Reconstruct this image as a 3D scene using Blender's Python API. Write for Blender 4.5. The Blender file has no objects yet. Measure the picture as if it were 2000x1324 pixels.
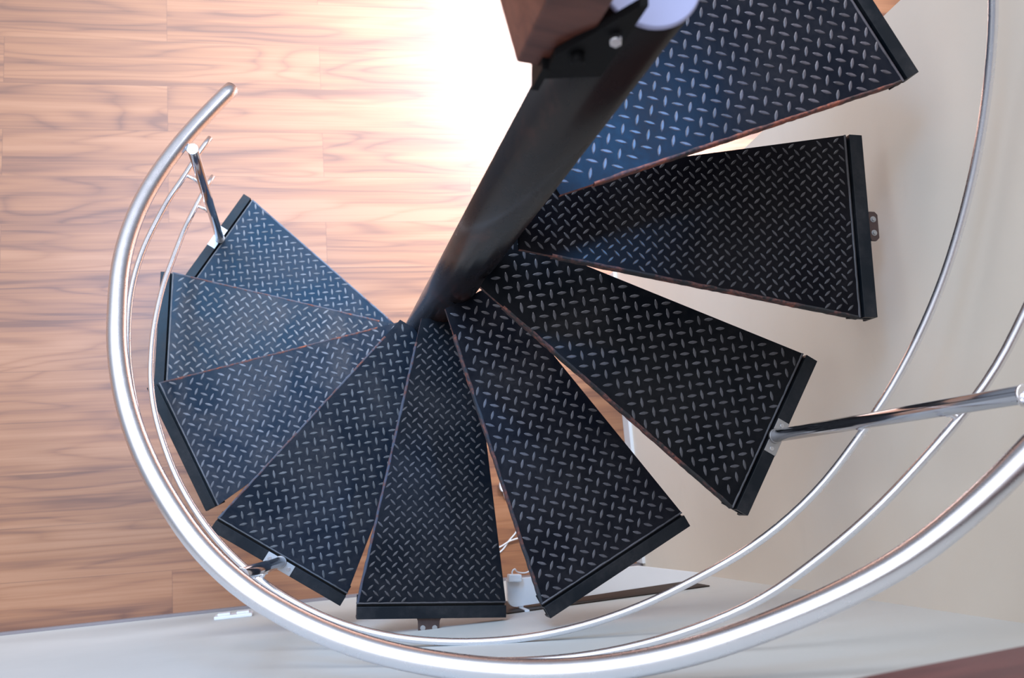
import bpy, bmesh, math, random
from mathutils import Vector, Matrix, noise
random.seed(7)
C = bpy.context.scene.collection
S = 1.145            # metres per layout unit
PI = math.pi

# ------------------------------------------------------------------ helpers
def V(x, y, z): return Vector((x * S, y * S, z * S))

def link(name, me, mats=(), parent=None):
    o = bpy.data.objects.new(name, me)
    C.objects.link(o)
    for m in (mats if isinstance(mats, (list, tuple)) else [mats]): me.materials.append(m)
    if parent is not None: o.parent = parent
    return o

def obj(name, bm, mats, parent=None, smooth=False):
    me = bpy.data.meshes.new(name)
    bmesh.ops.recalc_face_normals(bm, faces=bm.faces)
    if smooth:
        for f in bm.faces: f.smooth = True
    bm.to_mesh(me); bm.free()
    return link(name, me, mats, parent)

def empty(name, loc, rz=0.0):
    o = bpy.data.objects.new(name, None); C.objects.link(o)
    o.location = loc; o.rotation_euler = (0, 0, rz); o.empty_display_size = .05
    return o

def tag(o, label=None, cat=None, group=None, kind=None):
    if label: o['label'] = label
    if cat: o['category'] = cat
    if group: o['group'] = group
    if kind: o['kind'] = kind
    return o

def prism(bm, pts, z0, z1, mi=0, bevel=0):
    """extrude a polygon (list of (x,y), metres) between z0 and z1"""
    a = [bm.verts.new((p[0], p[1], z0)) for p in pts]
    b = [bm.verts.new((p[0], p[1], z1)) for p in pts]
    fs = [bm.faces.new(b), bm.faces.new(a[::-1])]
    n = len(pts)
    for i in range(n):
        fs.append(bm.faces.new((a[i], a[(i + 1) % n], b[(i + 1) % n], b[i])))
    for f in fs: f.material_index = mi
    if bevel:
        ed = list({e for f in fs for e in f.edges})
        bmesh.ops.bevel(bm, geom=ed, offset=bevel, segments=2, affect='EDGES', profile=.6)
    return fs

def box(bm, x0, x1, y0, y1, z0, z1, mi=0, bevel=0):
    return prism(bm, [(x0, y0), (x1, y0), (x1, y1), (x0, y1)], z0, z1, mi, bevel)

def cyl(bm, p0, p1, r0, r1=None, seg=24, mi=0, bev=0):
    r1 = r0 if r1 is None else r1
    p0, p1 = Vector(p0), Vector(p1)
    d = (p1 - p0); L = d.length; d.normalize()
    u = d.orthogonal().normalized(); w = d.cross(u)
    rings = []
    prof = [(0, r0), (L, r1)] if not bev else [(0, r0 - bev), (bev, r0), (L - bev, r1), (L, r1 - bev)]
    for (t, r) in prof:
        rings.append([bm.verts.new(p0 + d * t + (u * math.cos(2 * PI * i / seg) + w * math.sin(2 * PI * i / seg)) * r) for i in range(seg)])
    for a, b in zip(rings, rings[1:]):
        for i in range(seg):
            f = bm.faces.new((a[i], a[(i + 1) % seg], b[(i + 1) % seg], b[i])); f.smooth = True; f.material_index = mi
    f = bm.faces.new(rings[0][::-1]); f.material_index = mi
    f = bm.faces.new(rings[-1]); f.material_index = mi

def tube(bm, pts, r, seg=20, mi=0):
    """round bar swept along a polyline, with rounded-off ends"""
    pts = [Vector(p) for p in pts]
    t0 = (pts[1] - pts[0]).normalized()
    u = t0.orthogonal().normalized()
    rings = []; n = len(pts)
    for k, p in enumerate(pts):
        t = (pts[min(k + 1, n - 1)] - pts[max(k - 1, 0)]).normalized()
        u = (u - t * u.dot(t)).normalized(); w = t.cross(u)
        def ring(c, rr): return [bm.verts.new(c + (u * math.cos(2 * PI * i / seg) + w * math.sin(2 * PI * i / seg)) * rr) for i in range(seg)]
        if k == 0:
            rings.append(ring(p - t * r * .25, r * .75)); 
        rings.append(ring(p, r))
        if k == n - 1:
            rings.append(ring(p + t * r * .25, r * .75))
    for a, b in zip(rings, rings[1:]):
        for i in range(seg):
            f = bm.faces.new((a[i], a[(i + 1) % seg], b[(i + 1) % seg], b[i])); f.smooth = True; f.material_index = mi
    bm.faces.new(rings[0][::-1]).material_index = mi
    bm.faces.new(rings[-1]).material_index = mi

# ------------------------------------------------------------------ materials
class NT:
    def __init__(s, name):
        s.m = bpy.data.materials.new(name); s.m.use_nodes = True
        s.n = s.m.node_tree.nodes; s.l = s.m.node_tree.links
        s.b = s.n['Principled BSDF']
    def node(s, t, **k):
        n = s.n.new(t)
        for a, v in k.items():
            if a in n.bl_rna.properties.keys(): setattr(n, a, v)
            else: n.inputs[a].default_value = v
        return n
    def link(s, a, b): s.l.new(a, b)
    def math(s, op, a, b=None, c=None, clamp=False):
        n = s.n.new('ShaderNodeMath'); n.operation = op; n.use_clamp = clamp
        for i, v in enumerate((a, b, c)):
            if v is None: continue
            if isinstance(v, (int, float)): n.inputs[i].default_value = v
            else: s.l.new(v, n.inputs[i])
        return n.outputs[0]
    def coord(s, scale=(1, 1, 1), rot=(0, 0, 0), loc=(0, 0, 0), kind='Object'):
        t = s.n.new('ShaderNodeTexCoord'); m = s.n.new('ShaderNodeMapping')
        m.inputs['Scale'].default_value = scale; m.inputs['Rotation'].default_value = rot; m.inputs['Location'].default_value = loc
        s.l.new(t.outputs[kind], m.inputs[0]); return m.outputs[0]
    def noise(s, vec, scale=5, detail=4, rough=.5, dist=0):
        n = s.n.new('ShaderNodeTexNoise'); n.inputs['Scale'].default_value = scale
        n.inputs['Detail'].default_value = detail; n.inputs['Roughness'].default_value = rough; n.inputs['Distortion'].default_value = dist
        s.l.new(vec, n.inputs['Vector']); return n.outputs['Fac']
    def ramp(s, fac, stops):
        n = s.n.new('ShaderNodeValToRGB'); e = n.color_ramp.elements
        while len(e) < len(stops): e.new(.5)
        for el, (p, c) in zip(e, stops): el.position = p; el.color = tuple(c) + (1,) if len(c) == 3 else c
        s.l.new(fac, n.inputs[0]); return n.outputs['Color']
    def mix(s, fac, a, b, mode='MIX'):
        n = s.n.new('ShaderNodeMix'); n.data_type = 'RGBA'; n.blend_type = mode
        for i, v in ((0, fac), (6, a), (7, b)):
            if isinstance(v, (int, float)): n.inputs[i].default_value = v
            elif isinstance(v, tuple): n.inputs[i].default_value = v + (1,) if len(v) == 3 else v
            else: s.l.new(v, n.inputs[i])
        return n.outputs[2]
    def bump(s, h, strength=.3, dist=.01):
        n = s.n.new('ShaderNodeBump'); n.inputs['Strength'].default_value = strength; n.inputs['Distance'].default_value = dist
        s.l.new(h, n.inputs['Height']); s.l.new(n.outputs[0], s.b.inputs['Normal'])
    def set(s, **k):
        for a, v in k.items():
            a = a.replace('_', ' ')
            if isinstance(v, (int, float)): s.b.inputs[a].default_value = v
            elif isinstance(v, tuple): s.b.inputs[a].default_value = v + (1,) if len(v) == 3 else v
            else: s.l.new(v, s.b.inputs[a])

def m_plain(name, col, rough=.5, metal=0, var=.08, scale=30):
    t = NT(name); c = t.coord()
    n = t.noise(c, scale, 3)
    t.set(Base_Color=t.mix(n, tuple(x * (1 - var) for x in col), tuple(min(1, x * (1 + var)) for x in col)), Roughness=rough, Metallic=metal)
    return t.m

def m_wall(name, a, b):
    t = NT(name); c = t.coord()
    n = t.noise(c, 1.3, 5, .6)
    fine = t.noise(c, 160, 2)
    col = t.ramp(n, [(.3, a), (.7, b)])
    smudge = t.ramp(t.noise(t.coord((1.1, 1.1, 2.6)), 2.2, 6, .6, .8), [(.60, (0, 0, 0)), (.82, (1, 1, 1))])
    t.set(Base_Color=t.mix(t.math('MULTIPLY', smudge, .35), col, tuple(x * .82 for x in a)), Roughness=.62)
    t.bump(fine, .05, .002)
    return t.m

def m_floor():
    t = NT('laminate_floor')
    ang = math.radians(4.5)
    # plank frame: along = x', across = y'
    co = t.coord((1 / S, 1 / S, 1 / S))
    vr = t.n.new('ShaderNodeVectorRotate'); vr.rotation_type = 'Z_AXIS'; vr.inputs['Angle'].default_value = -ang
    t.link(co, vr.inputs['Vector'])
    sp = t.n.new('ShaderNodeSeparateXYZ'); t.link(vr.outputs[0], sp.inputs[0])
    W, L = .165, 1.05
    yy = t.math('DIVIDE', t.math('SUBTRACT', sp.outputs[1], .36), W)
    row = t.math('FLOOR', yy); fy = t.math('FRACT', yy)
    odd = t.math('MODULO', t.math('ADD', row, 100), 2)       # row 0 (joint at -.219)
    xx = t.math('DIVIDE', t.math('ADD', t.math('SUBTRACT', sp.outputs[0], -.235), t.math('MULTIPLY', odd, L / 2)), L)
    colm = t.math('FLOOR', xx); fx = t.math('FRACT', xx)
    cmb = t.n.new('ShaderNodeCombineXYZ'); t.link(row, cmb.inputs[0]); t.link(colm, cmb.inputs[1])
    wn = t.n.new('ShaderNodeTexWhiteNoise'); wn.noise_dimensions = '3D'; t.link(cmb.outputs[0], wn.inputs['Vector'])
    # grain coordinates, shifted per plank
    off = t.n.new('ShaderNodeVectorMath'); off.operation = 'MULTIPLY_ADD'
    t.link(wn.outputs['Color'], off.inputs[0]); off.inputs[1].default_value = (7, 5, 9); t.link(vr.outputs[0], off.inputs[2])
    g = t.n.new('ShaderNodeMapping'); g.inputs['Scale'].default_value = (.62, 5.0, 1); t.link(off.outputs[0], g.inputs[0])
    base = t.noise(g.outputs[0], 1.3, 2, .45, .35)
    rings = t.math('FRACT', t.math('MULTIPLY', base, 11.0))
    rings = t.math('ABSOLUTE', t.math('SUBTRACT', rings, .5))
    rings = t.math('POWER', t.math('MULTIPLY', rings, 2.0), 2.6)
    g2 = t.n.new('ShaderNodeMapping'); g2.inputs['Scale'].default_value = (1.1, 85, 1); t.link(off.outputs[0], g2.inputs[0])
    fine = t.noise(g2.outputs[0], 2.0, 4, .65, .2)
    g3 = t.n.new('ShaderNodeMapping'); g3.inputs['Scale'].default_value = (.5, 9, 1); t.link(off.outputs[0], g3.inputs[0])
    broad = t.noise(g3.outputs[0], 1.8, 3, .5, .6)
    k = t.math('ADD', t.math('MULTIPLY', broad, .75), t.math('MULTIPLY', fine, .36))
    k = t.math('SUBTRACT', k, t.math('MULTIPLY', rings, .15))
    k = t.math('ADD', k, t.math('MULTIPLY', t.math('SUBTRACT', wn.outputs['Value'], .5), .05))
    col = t.ramp(k, [(.30, (.140, .050, .024)), (.42, (.215, .084, .038)), (.54, (.285, .118, .050)), (.68, (.340, .155, .075))])
    # seams
    ex = t.math('LESS_THAN', t.math('MINIMUM', fx, t.math('SUBTRACT', 1, fx)), .0012)
    ey = t.math('LESS_THAN', t.math('MINIMUM', fy, t.math('SUBTRACT', 1, fy)), .008)
    seam = t.math('MAXIMUM', ex, ey)
    col = t.mix(t.math('MULTIPLY', seam, .38), col, (.09, .03, .015))
    t.set(Base_Color=col, Roughness=t.math('ADD', t.math('MULTIPLY', fine, .10), .40))
    t.b.inputs['Specular IOR Level'].default_value = .75
    t.bump(t.math('SUBTRACT', fine, seam), .03, .002)
    return t.m

def m_tread(dust, tint, spec=.3):
    t = NT('black_painted_steel'); c = t.coord()
    n = t.noise(c, 5.5, 6, .65, .6); s = t.noise(c, 90, 4, .7)
    d = t.math('MULTIPLY', t.ramp(n, [(.42, (0, 0, 0)), (.75, (1, 1, 1))]), t.ramp(s, [(.25, (.25,) * 3), (.7, (1,) * 3)]))
    col = t.mix(t.math('MULTIPLY', d, dust, clamp=True), tint, (.085, .078, .080))
    sp = t.ramp(t.noise(c, 260, 2), [(.74, (0, 0, 0)), (.80, (1, 1, 1))])
    col = t.mix(t.math('MULTIPLY', sp, .12), col, (.35, .36, .38))
    t.set(Base_Color=col, Roughness=t.math('ADD', t.math('MULTIPLY', d, .25), .36))
    t.b.inputs['Specular IOR Level'].default_value = spec
    t.bump(s, .12, .002)
    return t.m

def m_lug(tint):
    t = NT('worn_raised_lug'); c = t.coord()
    n = t.noise(c, 9, 5, .7); s = t.noise(c, 200, 3, .6)
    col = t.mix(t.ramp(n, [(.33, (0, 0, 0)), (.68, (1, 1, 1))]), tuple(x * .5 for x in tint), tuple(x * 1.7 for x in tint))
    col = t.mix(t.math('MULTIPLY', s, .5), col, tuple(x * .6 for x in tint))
    t.set(Base_Color=col, Roughness=.42)
    return t.m

def m_rust(am=0.0, lit=(.03,.035,.05)):  # lit: light on the edge, painted in beneath the rust
    t = NT('rusty_lit_edge'); c = t.coord()
    n = t.noise(c, 11, 5, .65); s = t.noise(c, 120, 4)
    k = t.math('MULTIPLY', n, t.math('ADD', t.math('MULTIPLY', s, .8), .55))
    col = t.ramp(k, [(.44 - am, lit), (.56 - am, (.10, .040, .035)), (.72 - am, (.34, .09, .045))])
    t.set(Base_Color=col, Roughness=.75); t.bump(s, .5, .003)
    return t.m

def m_steel(name='polished_stainless', rough=.16, col=(.74, .76, .80)):
    t = NT(name); c = t.coord()
    s = t.noise(c, 40, 3)
    t.set(Base_Color=col, Metallic=1.0, Roughness=t.math('ADD', t.math('MULTIPLY', s, .06), rough - .03))
    return t.m

def m_pole():
    t = NT('dark_pole_paint'); c = t.coord((1, 1, .45))
    n = t.noise(c, 9, 6, .65, .5); s = t.noise(c, 60, 3)
    col = t.ramp(n, [(.35, (.004, .004, .006)), (.55, (.010, .006, .006)), (.72, (.050, .016, .012))])
    t.set(Base_Color=col, Roughness=t.math('ADD', t.math('MULTIPLY', n, .16), .2)); t.bump(s, .03, .002)
    t.b.inputs['Specular IOR Level'].default_value = .5
    t.set(Coat_Weight=.25, Coat_Roughness=.16)
    return t.m

def m_wood(name, a, b):
    t = NT(name); c = t.coord((2, 14, 14))
    n = t.noise(c, 2.2, 5, .6, .8)
    t.set(Base_Color=t.ramp(n, [(.3, a), (.7, b)]), Roughness=.42); t.bump(n, .06, .003)
    return t.m

FLOOR = m_floor()
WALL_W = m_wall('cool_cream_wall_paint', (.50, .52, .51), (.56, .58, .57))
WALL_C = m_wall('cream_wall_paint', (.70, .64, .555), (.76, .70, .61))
STEEL = m_steel('polished_stainless', .27, (.86, .87, .92)); STEEL_D = m_steel('baluster_stainless', .12, (.55, .57, .62))
STEEL_B = m_steel('brushed_stainless_plate', .45, (.40, .40, .41))
POLE = m_pole(); RUST = m_rust()
IRON = m_plain('rusty_brown_iron', (.055, .030, .026), .55, .2, .4, 60)
BLACK = m_plain('matt_black_steel', (.005, .005, .006), .6, 0, .3, 40)
FLANGE = m_tread(.42, (.004, .007, .011), .2)
CAP = m_plain('pale_blue_cap', (.52, .54, .80), .38, 0, .12, 6)  # pale bluish base colour, slightly mottled
BEAM = m_wood('dark_red_timber', (.085, .022, .015), (.19, .065, .042))
FASC = m_wood('varnished_mahogany', (.085, .018, .020), (.16, .045, .042))
WHITE = m_plain('white_plastic', (.78, .80, .84), .35, 0, .02)
GREY = m_plain('grey_skirting', (.20, .175, .185), .5, 0, .1, 8)
SKIRT = m_plain('white_skirting', (.66, .68, .70), .5, 0, .08, 8)
GAP_DARK = m_plain('dark_gap_brown', (.016, .009, .006), .6, 0, .4, 20)  # shade of the gap behind the shelf, as a dark colour

BLACK.node_tree.nodes['Principled BSDF'].inputs['Specular IOR Level'].default_value = .15
# ------------------------------------------------------------------ setting
WALLDIR = Vector((2.049, .204)).normalized()              # direction of the front wall
def wy(x): return -.676 + (x - .85) * .204 / 2.049        # front wall plane
CX = .868; CY = wy(CX)
def rx(y): return CX + (CY - y) * (CX - .773) / (.375 - CY) * 1.0   # right wall plane

bm = bmesh.new()
prism(bm, [(-4 * S, wy(-4) * S), (CX * S, CY * S), (5 * S, CY * S), (5 * S, 5 * S), (-4 * S, 5 * S)], -.08, 0)
tag(obj('floor', bm, FLOOR), kind='structure')

HW = 2.76
bm = bmesh.new()
p0, p1 = (-4, wy(-4)), (CX + .12, wy(CX + .12))
prism(bm, [(p0[0] * S, p0[1] * S), (p1[0] * S, p1[1] * S), (p1[0] * S, (p1[1] - .12) * S), (p0[0] * S, (p0[1] - .12) * S)], -.08, HW * S)
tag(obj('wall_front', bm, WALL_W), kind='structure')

# right wall: ends at a free edge beyond the treads, the edge leaning back a little
bm = bmesh.new()
b0, b1 = (.773, .375), (.773 - .018, .375 + .129)
vs = []
for (dx) in (0, .12):
    vs.append([bm.verts.new(V(CX + dx, CY, -.05)), bm.verts.new(V(b0[0] + dx, b0[1], -.05)), bm.verts.new(V(b1[0] + dx, b1[1], HW)), bm.verts.new(V(CX + dx, CY, HW))])
bm.faces.new(vs[0]); bm.faces.new(vs[1][::-1])
for i in range(4): bm.faces.new((vs[0][i], vs[0][(i + 1) % 4], vs[1][(i + 1) % 4], vs[1][i]))
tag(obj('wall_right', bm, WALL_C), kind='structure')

bm = bmesh.new()
prism(bm, [(-4 * S, wy(-4) * S), ((CX) * S, CY * S), (CX * S, (CY + .009) * S), (-4 * S, (wy(-4) + .009) * S)], 0, .035 * S, bevel=.001)
tag(obj('baseboard_front', bm, GREY), kind='structure')
bm = bmesh.new()
prism(bm, [((CX) * S, (CY + .009) * S), (.773 * S, .375 * S), ((.773 - .012) * S, .375 * S), ((CX - .012) * S, (CY + .009) * S)], 0, .062 * S, bevel=.002)
tag(obj('baseboard_right', bm, SKIRT), kind='structure')

# upper floor edge: mahogany fascia over the front wall
bm = bmesh.new()
fy = lambda x: -.651 + (x - .198) * .026 / .182
prism(bm, [(-.1 * S, fy(-.1) * S), (.95 * S, fy(.95) * S), (.95 * S, (wy(.95) - .0) * S), (-.1 * S, wy(-.1) * S)], 2.5 * S, 2.76 * S, bevel=.004)
tag(obj('trim_1', bm, FASC), kind='structure')

# ------------------------------------------------------------------ pole
PR = .0523
root = tag(empty('central_pole', (0, 0, 0)), 'thick dark brown steel pole that all the stair treads fan out from', 'pole')
bm = bmesh.new(); cyl(bm, (0, 0, 0), V(0, 0, 2.531), PR * S, seg=64)
obj('pole_shaft', bm, POLE, root)
bm = bmesh.new(); cyl(bm, V(0, 0, 2.531), V(0, 0, 2.5375), (PR + .0004) * S, seg=64, bev=.003)
tag(obj('pole_cap', bm, CAP, root), 'pale blue flat end cap of the pole')
bm = bmesh.new(); cyl(bm, (0, 0, 0), V(0, 0, .012), (PR + .03) * S, seg=48, bev=.002)
obj('base_plate', bm, POLE, root)

# ------------------------------------------------------------------ treads
TREADS = [
 (0.2165, 150.6252, [(0.0059,0.0716), (-0.5140,0.4977), (-0.6937,0.1866), (-0.0562,-0.0387)], 8, .0216),
 (0.4330, 179.7507, [(-0.0297,0.0603), (-0.7132,0.1880), (-0.7078,-0.1737), (-0.0303,-0.0627)], 39, .0216),
 (0.6495, 207.9305, [(-0.0519,0.0338), (-0.6965,-0.1678), (-0.5262,-0.4868), (0.0056,-0.0746)], -18, .0216),
 (0.8661, 240.4717, [(-0.0703,0.0053), (-0.5062,-0.5191), (-0.1897,-0.6990), (0.0384,-0.0562)], 10, .0216),
 (1.0826, 268.6048, [(-0.0459,-0.0289), (-0.1770,-0.7048), (0.1632,-0.7044), (0.0708,-0.0317)], 43, .0180),
 (1.2991, 300.0640, [(-0.0276,-0.0506), (0.1968,-0.6905), (0.5130,-0.4979), (0.0768,0.0098)], -12, .0216),
 (1.5156, 331.1516, [(0.0040,-0.0548), (0.5353,-0.4880), (0.7035,-0.1690), (0.0616,0.0497)], 9, .0216),
 (1.7321, 2.5231, [(0.0320,-0.0437), (0.7056,-0.1348), (0.6951,0.2268), (0.0265,0.0799)], 43, .0167),
 (1.9486, 32.6558, [(0.0503,-0.0230), (0.6786,0.2379), (0.4847,0.5407), (-0.0166,0.0816)], -8, .0215),
]
TLAB = [
 'lowest black checker-plate tread, with a short steel post at its end',
 'black checker-plate tread second from the bottom, dusty, its tip under the left rail',
 'black checker-plate tread third from the bottom, no post or bracket at its end',
 'black checker-plate tread fourth from the bottom, post leaning under the handrail at lower left',
 'black finely patterned checker-plate tread pointing straight down, brown wall bracket at its end',
 'black checker-plate tread whose tip hangs over the white shelf',
 'black checker-plate tread with the long shiny post in front of the cream wall',
 'black finely patterned checker-plate tread pointing right, two-hole brown bracket at its end',
 'highest black checker-plate tread, rusty front edge, cut off by the photo top',
]
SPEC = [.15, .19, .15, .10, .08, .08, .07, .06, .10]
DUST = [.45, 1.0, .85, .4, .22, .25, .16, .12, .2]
TH = .011

def inside(poly, x, y, m):
    n = len(poly)
    for i in range(n):
        ax, ay = poly[i]; bx, by = poly[(i + 1) % n]
        dx, dy = bx - ax, by - ay; L = math.hypot(dx, dy)
        if (dx * (y - ay) - dy * (x - ax)) / L < m: return False
    return True

def add_lug(bm, x, y, a, ln, wd, h, z):
    c, s = math.cos(a), math.sin(a)
    prof = [(-1, 0), (-.62, .66), (0, 1), (.62, .66), (1, 0), (.62, -.66), (0, -1), (-.62, -.66)]
    def P(u, v, zz): return bm.verts.new(((x + c * u - s * v) * S, (y + s * u + c * v) * S, zz))
    lo = [P(u * ln / 2, v * wd / 2, z - .0002) for u, v in prof]
    hi = [P(u * ln / 2 * .74, v * wd / 2 * .50, z + h) for u, v in prof]
    for i in range(8):
        f = bm.faces.new((lo[i], lo[(i + 1) % 8], hi[(i + 1) % 8], hi[i])); f.material_index = 2; f.smooth = True
    f = bm.faces.new(hi); f.material_index = 2

def make_tread(i):
    z, thd, quad, pat, a = TREADS[i]
    th = math.radians(thd)
    root = tag(empty('stair_tread', V(0, 0, z), th), TLAB[i], 'stair tread', 'black checker-plate treads of the spiral stair')
    c, s = math.cos(-th), math.sin(-th)
    Q = [(c * x - s * y, s * x + c * y) for x, y in quad]     # local: x radial
    im, om, op, ip = Q
    def cut(a_, b_, x_=.046): t_ = (x_ - a_[0]) / (b_[0] - a_[0]); return (x_, a_[1] + (b_[1] - a_[1]) * t_)
    im, ip = cut(im, om), cut(ip, op); Q = [im, om, op, ip]
    # the end that would meet the pole stays clear of its far side
    bm = bmesh.new()
    A = [bm.verts.new((x * S, y * S, 0)) for x, y in Q]
    B = [bm.verts.new((x * S, y * S, -TH * S)) for x, y in Q]
    f = bm.faces.new(A)
    bm.faces.new(B[::-1])
    for k in range(4):
        f = bm.faces.new((B[k], B[(k + 1) % 4], A[(k + 1) % 4], A[k])); f.material_index = 1 if k == 0 else 0
    # folded lip along the front edge, slightly raised worn arris with rust and painted-in edge light
    d = Vector((om[0] - im[0], om[1] - im[1])); L = d.length; d.normalize(); nrm = Vector((-d.y, d.x))
    N = 60; rows = []
    for k in range(N + 1):
        t = .06 + (L - .06) * k / N
        w_ = .0035 + .0018 * noise.noise(Vector((k * .45, i * 7.3, 0)))
        p = Vector(im) + d * t
        o_ = p + nrm * (-.0012 + .0012 * noise.noise(Vector((k * .8, i * 3.1, 5))))
        q_ = p + nrm * w_
        hh = .0018
        rows.append([bm.verts.new((o_.x * S, o_.y * S, -TH * S * 1.6)), bm.verts.new((o_.x * S, o_.y * S, hh * .4)), bm.verts.new(((o_.x + q_.x) / 2 * S, (o_.y + q_.y) / 2 * S, hh)), bm.verts.new((q_.x * S, q_.y * S, 0.0002))])
    for r0, r1 in zip(rows, rows[1:]):
        for k in range(3):
            f = bm.faces.new((r0[k], r1[k], r1[k + 1], r0[k + 1])); f.material_index = 1; f.smooth = True
    # outer arris (thin weld lip next to the angle iron)
    e = Vector((op[0] - om[0], op[1] - om[1])); EL = e.length; e.normalize(); en = Vector((e.y, -e.x))   # outward
    rows = []
    for k in range(41):
        p = Vector(om) + e * (EL * k / 40)
        w_ = .0028 + .0012 * noise.noise(Vector((k * .6, i * 2.3, 9)))
        q_ = p - en * w_
        rows.append([bm.verts.new((p.x * S, p.y * S, -.001)), bm.verts.new((p.x * S, p.y * S, .0022)), bm.verts.new((q_.x * S, q_.y * S, .0018)), bm.verts.new(((q_.x - en.x * .001) * S, (q_.y - en.y * .001) * S, .0001))])
    for r0, r1 in zip(rows, rows[1:]):
        for k in range(3):
            f = bm.faces.new((r0[k], r1[k], r1[k + 1], r0[k + 1])); f.material_index = 2; f.smooth = True
    # raised lugs of the checker plate: two crossed directions on a chequered grid
    pa = math.radians(pat) - th
    ca, sa = math.cos(pa), math.sin(pa)
    n = int(1.1 / a)
    ln, wd = a * 1.04, a * .33
    for gi in range(-n, n + 1):
        for gj in range(-n, n + 1):
            u, v = gi * a + .003 * i, gj * a + .002 * i
            x, y = ca * u - sa * v, sa * u + ca * v
            if not inside(Q, x, y, .002): continue
            an = pa + (0 if (gi + gj) % 2 == 0 else PI / 2)
            lx, ly = math.cos(an) * ln / 2, math.sin(an) * ln / 2
            if not (inside(Q, x + lx, y + ly, .0015) and inside(Q, x - lx, y - ly, .0015)): continue
            if math.hypot(x, y) < PR + .004: continue
            add_lug(bm, x, y, an + random.uniform(-.05, .05), ln * random.uniform(.95, 1.03), wd, .0017, 0)
    tint = [(.003, .020, .045), (.003, .015, .034), (.003, .011, .026), (.003, .007, .015), (.004, .006, .010), (.004, .005, .009), (.003, .004, .006), (.003, .003, .005), (.004, .006, .012)][i]  # bluer on the lowest treads: sky reflection put into the base colour
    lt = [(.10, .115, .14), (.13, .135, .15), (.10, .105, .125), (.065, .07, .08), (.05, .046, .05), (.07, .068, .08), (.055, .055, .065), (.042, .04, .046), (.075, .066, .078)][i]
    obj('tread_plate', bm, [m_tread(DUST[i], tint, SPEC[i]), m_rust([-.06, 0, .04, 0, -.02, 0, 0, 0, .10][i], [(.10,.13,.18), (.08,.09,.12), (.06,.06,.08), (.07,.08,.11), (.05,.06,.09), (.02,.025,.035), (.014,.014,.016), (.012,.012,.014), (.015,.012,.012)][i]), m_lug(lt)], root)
    # angle iron along the outer end
    g = .0052; wf = .0324
    bm = bmesh.new()
    def strip(a0, a1, z0, z1, bev=.0012):
        p, q = Vector(om), Vector(op)
        pts = [p + en * a0, p + en * a1, q + en * a1, q + en * a0]
        prism(bm, [(v.x * S, v.y * S) for v in pts], z0 * S, z1 * S, 0, bev)
    strip(g, wf, -.004, .0055)
    strip(wf - .006, wf - .0002, -.036, -.003)
    strip(-.020, wf - .004, -.0185, -.0135, .0006)
    strip(g + .0002, g + .004, -.0150, -.002, .0006)
    obj('edge_flange', bm, FLANGE, root)
    # support collar gusset under the plate, welded to the pole
    bm = bmesh.new()
    box(bm, (PR - .006) * S, .24 * S, -.006 * S, .006 * S, -.055 * S, -(TH - .001) * S, 0, .001)
    obj('support_rib', bm, BLACK, root)
    # wall brackets
    if i in (4, 7):
        fr = .48 if i == 4 else .50
        mid = Vector(om) + e * (EL * fr) + en * wf
        bm = bmesh.new()
        ext = .030 if i == 4 else .0235
        def L2(u, v): p = mid + e * u + en * v; return (p.x * S, p.y * S)
        hw = .030 if i == 4 else .029
        if i == 4:
            out = [L2(-hw, -.003), L2(hw, -.003), L2(hw * .80, .006), L2(hw * .78, ext), L2(-hw * .78, ext), L2(-hw * .80, .006)]
            prism(bm, out, -.010 * S, -.005 * S, 0, .001)
        else:
            out = [L2(-hw * .7, -.003), L2(hw * .7, -.003), L2(hw * .7, .004), L2(hw, .006), L2(hw, ext - .006), L2(hw * .8, ext), L2(-hw * .8, ext), L2(-hw, ext - .006), L2(-hw, .006), L2(-hw * .7, .004)]
            prism(bm, out, -.008 * S, -.002 * S, 0, .001)
        br = obj('end_bracket', bm, IRON, root)
        tag(br, 'rusty brown bracket with two bolts')
        for q in (-1, 1):
            bm = bmesh.new()
            x, y = L2(q * .0135, ext - (.0085 if i == 4 else .0105)); zz = (-.005 if i == 4 else -.002) * S
            cyl(bm, (x, y, zz - .0005), (x, y, zz + .0035), .0045, seg=6)
            cyl(bm, (x, y, zz - .001), (x, y, zz + .0008), .0068, seg=16)
            obj('bolt', bm, STEEL_B, br)
    return root

roots = [make_tread(i) for i in range(9)]

# ------------------------------------------------------------------ rails
K = .2165144 / .5301352; TH0 = 2.5991742
def helix_z(a, H): return .2165144 + K * (a - TH0) + H
def interp(tab, x):
    if x <= tab[0][0]:
        (x0, y0), (x1, y1) = tab[0], tab[1]
    elif x >= tab[-1][0]:
        (x0, y0), (x1, y1) = tab[-2], tab[-1]; return y1
    else:
        for (x0, y0), (x1, y1) in zip(tab, tab[1:]):
            if x0 <= x <= x1: break
    return y0 + (y1 - y0) * (x - x0) / (x1 - x0)
def smooth_tab(tab, x, w=3.0):
    return sum(interp(tab, x + k * w / 2) for k in (-2, -1, 0, 1, 2)) / 5
HAND = [(133.1, .785), (140, .757), (148.6, .736), (156, .724), (164.5, .716), (177.4, .707), (187.8, .700), (201, .706), (211, .714), (222.5, .725), (230.3, .736), (238.5, .742), (252, .740), (265, .735), (281, .735), (297, .733), (303.3, .736), (311, .741), (325, .735), (340, .737), (400, .737)]
MID = [(139.7, .793), (149.7, .752), (162.4, .733), (174, .728), (188, .722), (200, .724), (212, .732), (225, .742), (240, .751), (258, .756), (276, .755), (293.7, .760), (304, .763), (311, .755), (326, .746), (338, .750), (344, .742), (400, .742)]
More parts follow.
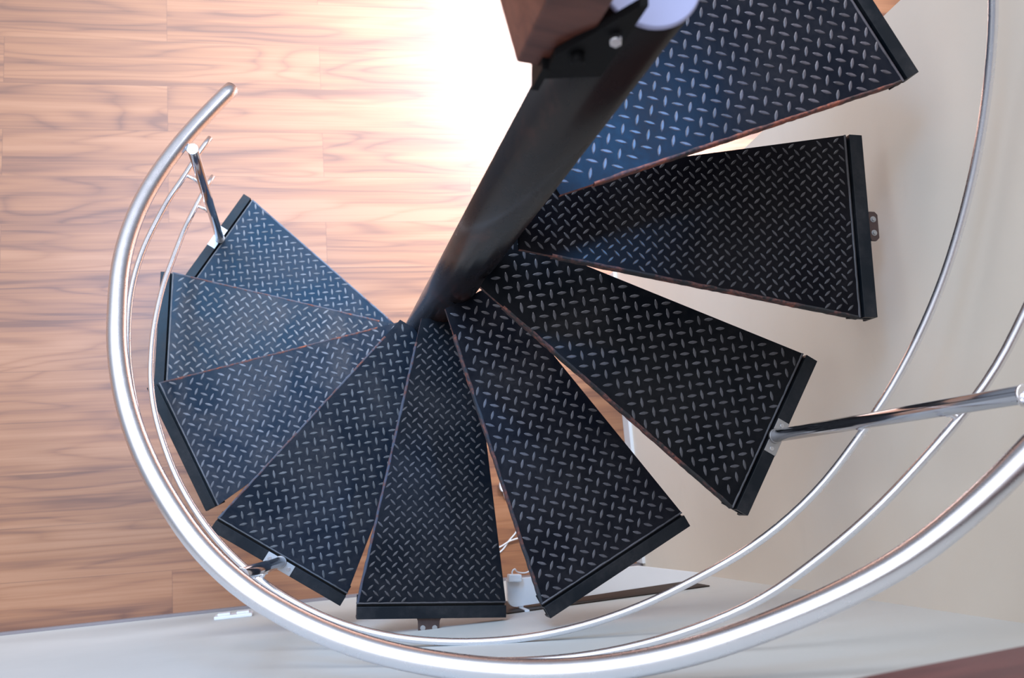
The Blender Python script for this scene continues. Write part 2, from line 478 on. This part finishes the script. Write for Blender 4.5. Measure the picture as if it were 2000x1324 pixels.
LOW = [(141.9, .783), (150, .748), (157, .728), (164.4, .711), (171.8, .706), (178.8, .703), (189.7, .707), (195.3, .713), (202, .718), (208.7, .722), (215.6, .730), (228, .744), (240, .755), (253, .760), (262, .758), (269, .754), (281.7, .750), (292.3, .747), (303.4, .744), (314.3, .751), (322.6, .750), (330.8, .742), (344, .737), (360, .733), (370, .735), (381.5, .742), (400, .745)]
def rail_pt(tab, H, deg, w=3.0):
    r = smooth_tab(tab, deg, w); a = math.radians(deg)
    return V(r * math.cos(a), r * math.sin(a), helix_z(a, H))
def rail(name, tab, H, R_, a0, a1, label, cat):
    bm = bmesh.new(); pts = []; a = a0
    while a <= a1 + .01: pts.append(rail_pt(tab, H, a)); a += 2.0
    tube(bm, pts, R_ * S, 28 if R_ > .012 else 18)
    return tag(obj(name, bm, STEEL, None), label, cat)
rail('handrail', HAND, .79, .0195, 133.1, 399, 'thick polished steel handrail sweeping outermost around the stair', 'handrail')
rail('guard_rail', MID, .54, .0075, 139.7, 399, 'thin steel rail running midway, just inside the thick handrail', 'rail')
rail('guard_rail', LOW, .29, .0075, 141.9, 399, 'thin steel rail lowest of the rails, closest to the tread ends', 'rail')

BR = .0128
def baluster(i, base_xy, top_xy, h, label, H=(.29, .54)):
    z = TREADS[i][0]; th = math.radians(TREADS[i][1])
    zf = z + .0055
    root = tag(empty('baluster', V(base_xy[0], base_xy[1], zf)), label, 'post', 'posts of the stair railing')
    o = V(base_xy[0], base_xy[1], zf)
    b = V(0, 0, .004); t = V(top_xy[0], top_xy[1], z + h) - o
    bm = bmesh.new(); cyl(bm, b, t, BR * S, seg=32, bev=.0012); obj('post_shaft', bm, STEEL_D, root)
    bm = bmesh.new(); cyl(bm, V(0, 0, .002), V(0, 0, .009), (BR + .0022) * S, seg=32, bev=.001); obj('base_collar', bm, STEEL_B, root)
    d = (t - b).normalized()
    bm = bmesh.new(); cyl(bm, t - d * .001, t + d * .004, (BR + .0012) * S, seg=32, bev=.0012); cap = obj('post_cap', bm, STEEL, root)
    bm = bmesh.new(); cyl(bm, t + d * .003, t + d * .0065, .0042 * S, seg=12, bev=.0008); obj('cap_screw', bm, STEEL_D, cap)
    # foot plate lying on the flange
    quad = TREADS[i][2]; om, op = Vector(quad[1]), Vector(quad[2])
    e = (op - om).normalized(); en = Vector((e.y, -e.x))
    B = Vector(base_xy); s_ = (B - om).dot(e); P0 = om + e * s_
    bm = bmesh.new()
    def P(u, v): p = P0 + e * u + en * v - B; return (p.x * S, p.y * S)
    prism(bm, [P(-.037, .0055), P(.037, .0055), P(.037, .0322), P(-.037, .0322)], 0, .0028 * S, 0, .0006)
    fp = tag(obj('foot_plate', bm, STEEL_B, root), 'pale steel foot plate with two screws')
    for q in (-1, 1):
        bm = bmesh.new(); x, y = P(q * .0265, .019)
        cyl(bm, (x, y, .0027 * S), (x, y, .0027 * S + .0016), .0056, seg=20, bev=.0005)
        box(bm, x - .004, x + .004, y - .0006, y + .0006, .0027 * S + .0012, .0027 * S + .0021)
        obj('screw', bm, STEEL_D, fp)
    # stubs to the rails
    for tab, H_, rr in ((LOW, .29, .0045), (MID, .54, .0045), (HAND, .79, .006)):
        f = (H_ - .0) / h
        c = b + (t - b) * min(f, .985)
        w = c + o
        a = math.degrees(math.atan2(w.y, w.x)) % 360
        if a < 100: a += 360
        # nearest rail point
        best = min((rail_pt(tab, H_, a + k * .25) for k in range(-40, 41)), key=lambda p: (p - w).length)
        bm = bmesh.new()
        dirv = (best - w)
        # meet the post surface at right angles
        c2 = c
        cyl(bm, c2 + dirv.normalized() * BR * S * .8, best - o, rr * S, seg=14)
        cyl(bm, c2 + dirv.normalized() * BR * S * .85, c2 + dirv.normalized() * (BR * S * 1.0 + .003), rr * S * 1.7, seg=16, bev=.0008)
        obj('rail_stub', bm, STEEL, root)
    return root
baluster(0, (-.606, .357), (-.606, .357), .795, 'short steel post at the lowest tread, by the free end of the handrail')
baluster(3, (-.353, -.622), (-.402, -.612), .72, 'steel post mostly hidden under the handrail at the lower left')
baluster(6, (.628, -.343), (.628, -.343), .715, 'long shiny steel post crossing in front of the cream wall')

# ------------------------------------------------------------------ timber beam and its bracket at the pole top
root = tag(empty('timber_beam', V(-.085, -.058, 2.45)), 'dark red timber beam end beside the top of the pole', 'beam')
bm = bmesh.new()
bx = lambda x, y: (x * S, y * S)
prism(bm, [bx(-.027, 0), bx(.030, -.004), bx(-.13, .60), bx(-.19, .575)], 0, .22 * S, 0, .003)
obj('beam_body', bm, BEAM, root)
root = tag(empty('steel_bracket', V(-.05, -.06, 2.45)), 'black steel bracket bolted to the beam end and pole top', 'bracket')
bm = bmesh.new()
# upright gusset plate facing the well, slanted upper corner
pl = [(-.034, -.004), (.028, -.004), (.028, .14), (.020, .14), (-.034, .048)]
A = [bm.verts.new(V(x, -.006 + x * .15, zz)) for x, zz in pl]; B = [bm.verts.new(V(x, .002 + x * .15, zz)) for x, zz in pl]
bm.faces.new(A); bm.faces.new(B[::-1])
for k in range(5): bm.faces.new((A[k], A[(k + 1) % 5], B[(k + 1) % 5], B[k]))
obj('gusset_plate', bm, BLACK, root)
bm = bmesh.new()
cyl(bm, V(-.012, -.006, .05), V(-.012, -.018, .05), .0075 * S, seg=6, bev=.001); obj('bolt', bm, BLACK, root)
bm = bmesh.new()
cyl(bm, V(.014, -.004, .088), V(.012, -.016, .094), .0062 * S, seg=6, bev=.001); tag(obj('bolt', bm, STEEL, root), 'shiny bright bolt head')
bm = bmesh.new()
box(bm, -.040 * S, -.032 * S, -.012 * S, .03 * S, -.03 * S, .02 * S, 0, .001)
obj('side_tab', bm, BLACK, root)

# ------------------------------------------------------------------ socket on the front wall
ang = math.atan2(.204, 2.049)
sx = -.492
root = tag(empty('wall_socket', V(sx, wy(sx), .262), ang), 'white double socket plate low on the wall below the handrail', 'socket')
bm = bmesh.new(); box(bm, -.054 * S, .054 * S, 0, .010 * S, -.036 * S, .036 * S, 0, .003); obj('face_plate', bm, WHITE, root)
for q in (-1, 1):
    bm = bmesh.new(); box(bm, (q * .027 - .018) * S, (q * .027 + .018) * S, .009 * S, .016 * S, -.020 * S, .020 * S, 0, .002)
    obj('socket_insert', bm, WHITE, root)

# ------------------------------------------------------------------ white shelf under the stair
ZS = .9
root = tag(empty('wall_shelf', V(.21, wy(.21), ZS)), 'white pointed shelf along the wall under the stair', 'shelf')
def R2(x, y): return ((x - .21) * S, (y - wy(.21)) * S)
pts = []
def arc(cx, cy, r, a0, a1, n=6): return [(cx + r * math.cos(math.radians(a0 + (a1 - a0) * k / n)), cy + r * math.sin(math.radians(a0 + (a1 - a0) * k / n))) for k in range(n + 1)]
out = [(.203, -.664)] + arc(.2235, -.714, .0165, 180, 276) + arc(.7235, -.6565, .0075, -80, 75) + [(.554, -.631)]
bm = bmesh.new(); prism(bm, [R2(*p) for p in out], -.016 * S, 0, 0, .0015); obj('shelf_board', bm, WHITE, root)
bm = bmesh.new()
prism(bm, [R2(.235, -.722), R2(.247, -.722), R2(.247, wy(.247) + .004), R2(.235, wy(.235) + .004)], -.014 * S, -.004 * S, 0, .0008)
box(bm, *[v for v in (R2(.235, 0)[0], R2(.247, 0)[0])], R2(0, wy(.235) - .0)[1] + .0005, R2(0, wy(.235))[1] + .006, -.07 * S, .062 * S)
obj('shelf_bracket', bm, WHITE, root)
bm = bmesh.new()  # flat dark strip on the wall, standing in for the shaded gap
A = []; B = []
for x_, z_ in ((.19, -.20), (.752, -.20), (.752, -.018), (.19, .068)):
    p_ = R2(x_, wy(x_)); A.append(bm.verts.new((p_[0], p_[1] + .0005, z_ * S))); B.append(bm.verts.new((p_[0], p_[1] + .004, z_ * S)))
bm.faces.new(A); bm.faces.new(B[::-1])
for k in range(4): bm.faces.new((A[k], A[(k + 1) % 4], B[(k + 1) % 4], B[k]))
tag(obj('gap_shade_strip', bm, GAP_DARK, root), 'dark brown strip standing in for the shaded gap between shelf and wall')

root = tag(empty('plug_adapter', V(.2175, -.659, ZS)), 'small white plug adapter standing on the shelf corner', 'adapter')
bm = bmesh.new(); box(bm, -.015 * S, .018 * S, -.010 * S, .009 * S, .0002, .026 * S, 0, .004); obj('adapter_body', bm, WHITE, root)
def catmull(pts, n=8):
    P = [Vector(p) for p in pts]; P = [P[0] * 2 - P[1]] + P + [P[-1] * 2 - P[-2]]; out = []
    for i in range(1, len(P) - 2):
        for k in range(n):
            t = k / n
            out.append(.5 * ((2 * P[i]) + (-P[i - 1] + P[i + 1]) * t + (2 * P[i - 1] - 5 * P[i] + 4 * P[i + 1] - P[i + 2]) * t * t + (-P[i - 1] + 3 * P[i] - 3 * P[i + 1] + P[i + 2]) * t ** 3))
    out.append(P[-2]); return out
bm = bmesh.new()
tube(bm, catmull([V(-.004, .005, .012), V(-.004, .016, .014), V(.004, .021, .008), V(.014, .013, -.01), V(.035, .010, -.02), V(.06, .016, -.03), V(.13, .02, -.10), V(.22, .03, -.5), V(.26, .06, -.885)]), .0019 * S, 10)
obj('adapter_cord', bm, WHITE, root)
def cord(label, pts):
    bm = bmesh.new(); tube(bm, catmull([V(*p) for p in pts]), .0026 * S, 10)
    return tag(obj('power_cord', bm, WHITE), label, 'cord', 'white cords on the floor')
cord('white cord on the wooden floor, the steeper of the two that cross', [(.45, -.44, .004), (.445, -.50, .004), (.423, -.554, .004), (.394, -.59, .004), (.363, -.628, .004), (.30, -.66, .004)])
cord('white cord on the wooden floor, the flatter of the two that cross', [(.50, -.55, .004), (.46, -.572, .009), (.430, -.580, .010), (.394, -.592, .0095), (.360, -.612, .005), (.30, -.63, .004)])
root = tag(empty('cord_plug', V(.372, -.402, 0)), 'small rounded white plug lying on the floor between two treads', 'plug')
bm = bmesh.new()
out = arc(.0, -.0, .016, 0, 360, 15)[:-1]
prism(bm, [(x * S, y * 1.5 * S) for x, y in out], .0002, .016 * S, 0, .003)
obj('plug_body', bm, WHITE, root)
bm = bmesh.new(); cyl(bm, V(0.002, -.022, .008), V(.008, -.045, .005), .005 * S, .0028 * S, seg=12); obj('strain_relief', bm, WHITE, root)

# ------------------------------------------------------------------ light
w = bpy.data.worlds.new('World'); bpy.context.scene.world = w; w.use_nodes = True
nt = w.node_tree; bg = nt.nodes['Background']
tc = nt.nodes.new('ShaderNodeTexCoord'); sp = nt.nodes.new('ShaderNodeSeparateXYZ'); nt.links.new(tc.outputs['Generated'], sp.inputs[0])
dt = nt.nodes.new('ShaderNodeVectorMath'); dt.operation = 'DOT_PRODUCT'; nt.links.new(tc.outputs['Generated'], dt.inputs[0])
dt.inputs[1].default_value = (-.50, .40, .77)
mr = nt.nodes.new('ShaderNodeMapRange'); mr.inputs['From Min'].default_value = -1; nt.links.new(dt.outputs['Value'], mr.inputs['Value'])
rp = nt.nodes.new('ShaderNodeValToRGB'); e = rp.color_ramp.elements
e[0].position = .30; e[0].color = (.15, .15, .16, 1); e[1].position = .95; e[1].color = (2.3, 2.35, 2.5, 1)
el = e.new(.80); el.color = (.34, .37, .44, 1)
nt.links.new(mr.outputs[0], rp.inputs[0]); nt.links.new(rp.outputs[0], bg.inputs[0]); bg.inputs[1].default_value = .95

def area(name, loc, target, size, power, col, sy=None, spread=PI):
    l = bpy.data.lights.new(name, 'AREA'); l.energy = power; l.color = col; l.size = size * S
    if sy: l.shape = 'RECTANGLE'; l.size_y = sy * S
    l.spread = spread
    o = bpy.data.objects.new(name, l); C.objects.link(o)
    o.location = V(*loc); d = V(*target) - V(*loc)
    o.rotation_euler = d.to_track_quat('-Z', 'Y').to_euler()
    return o
area('door_light', (1.5, 2.5, 2.2), (.62, 1.25, 0), .9, 78, (.94, .98, 1.10), spread=math.radians(66))
area('glare_light', (.66, .67, 3.4), (.17, .07, 1.95), .24, .5, (.12, .42, 1.0), spread=math.radians(16))  # unseen lamp added for the blue glare on the top tread
area('floor_haze_light', (-.15, 3.1, 3.5), (-.1, 1.2, 0), 3.0, 84, (.96, .97, 1.05), sy=1.4, spread=math.radians(120))  # unseen panel added to lay a pale haze over the floor
area('blue_tread_light', (-1.0, 1.0, 3.6), (-.55, .1, .4), .9, 24, (.22, .55, 1.0), spread=math.radians(80))  # unseen blue panel added for the bluish cast on the lowest treads

# ------------------------------------------------------------------ camera
cam = bpy.data.cameras.new('camera'); co = bpy.data.objects.new('camera', cam); C.objects.link(co)
co.location = V(-.3001964, -.5091973, 3.3401542)
co.rotation_euler = (.1799059, -.2078216, .0091681)
cam.sensor_fit = 'HORIZONTAL'; cam.sensor_width = 23.6; cam.lens = 1888.3436 / 2000 * 23.6
cam.clip_start = .05
cam.dof.use_dof = True; cam.dof.focus_distance = 2.35; cam.dof.aperture_fstop = 3.2
bpy.context.scene.camera = co
sc = bpy.context.scene
sc.view_settings.view_transform = 'Standard'; sc.view_settings.look = 'None'; sc.view_settings.exposure = 0; sc.view_settings.gamma = 1
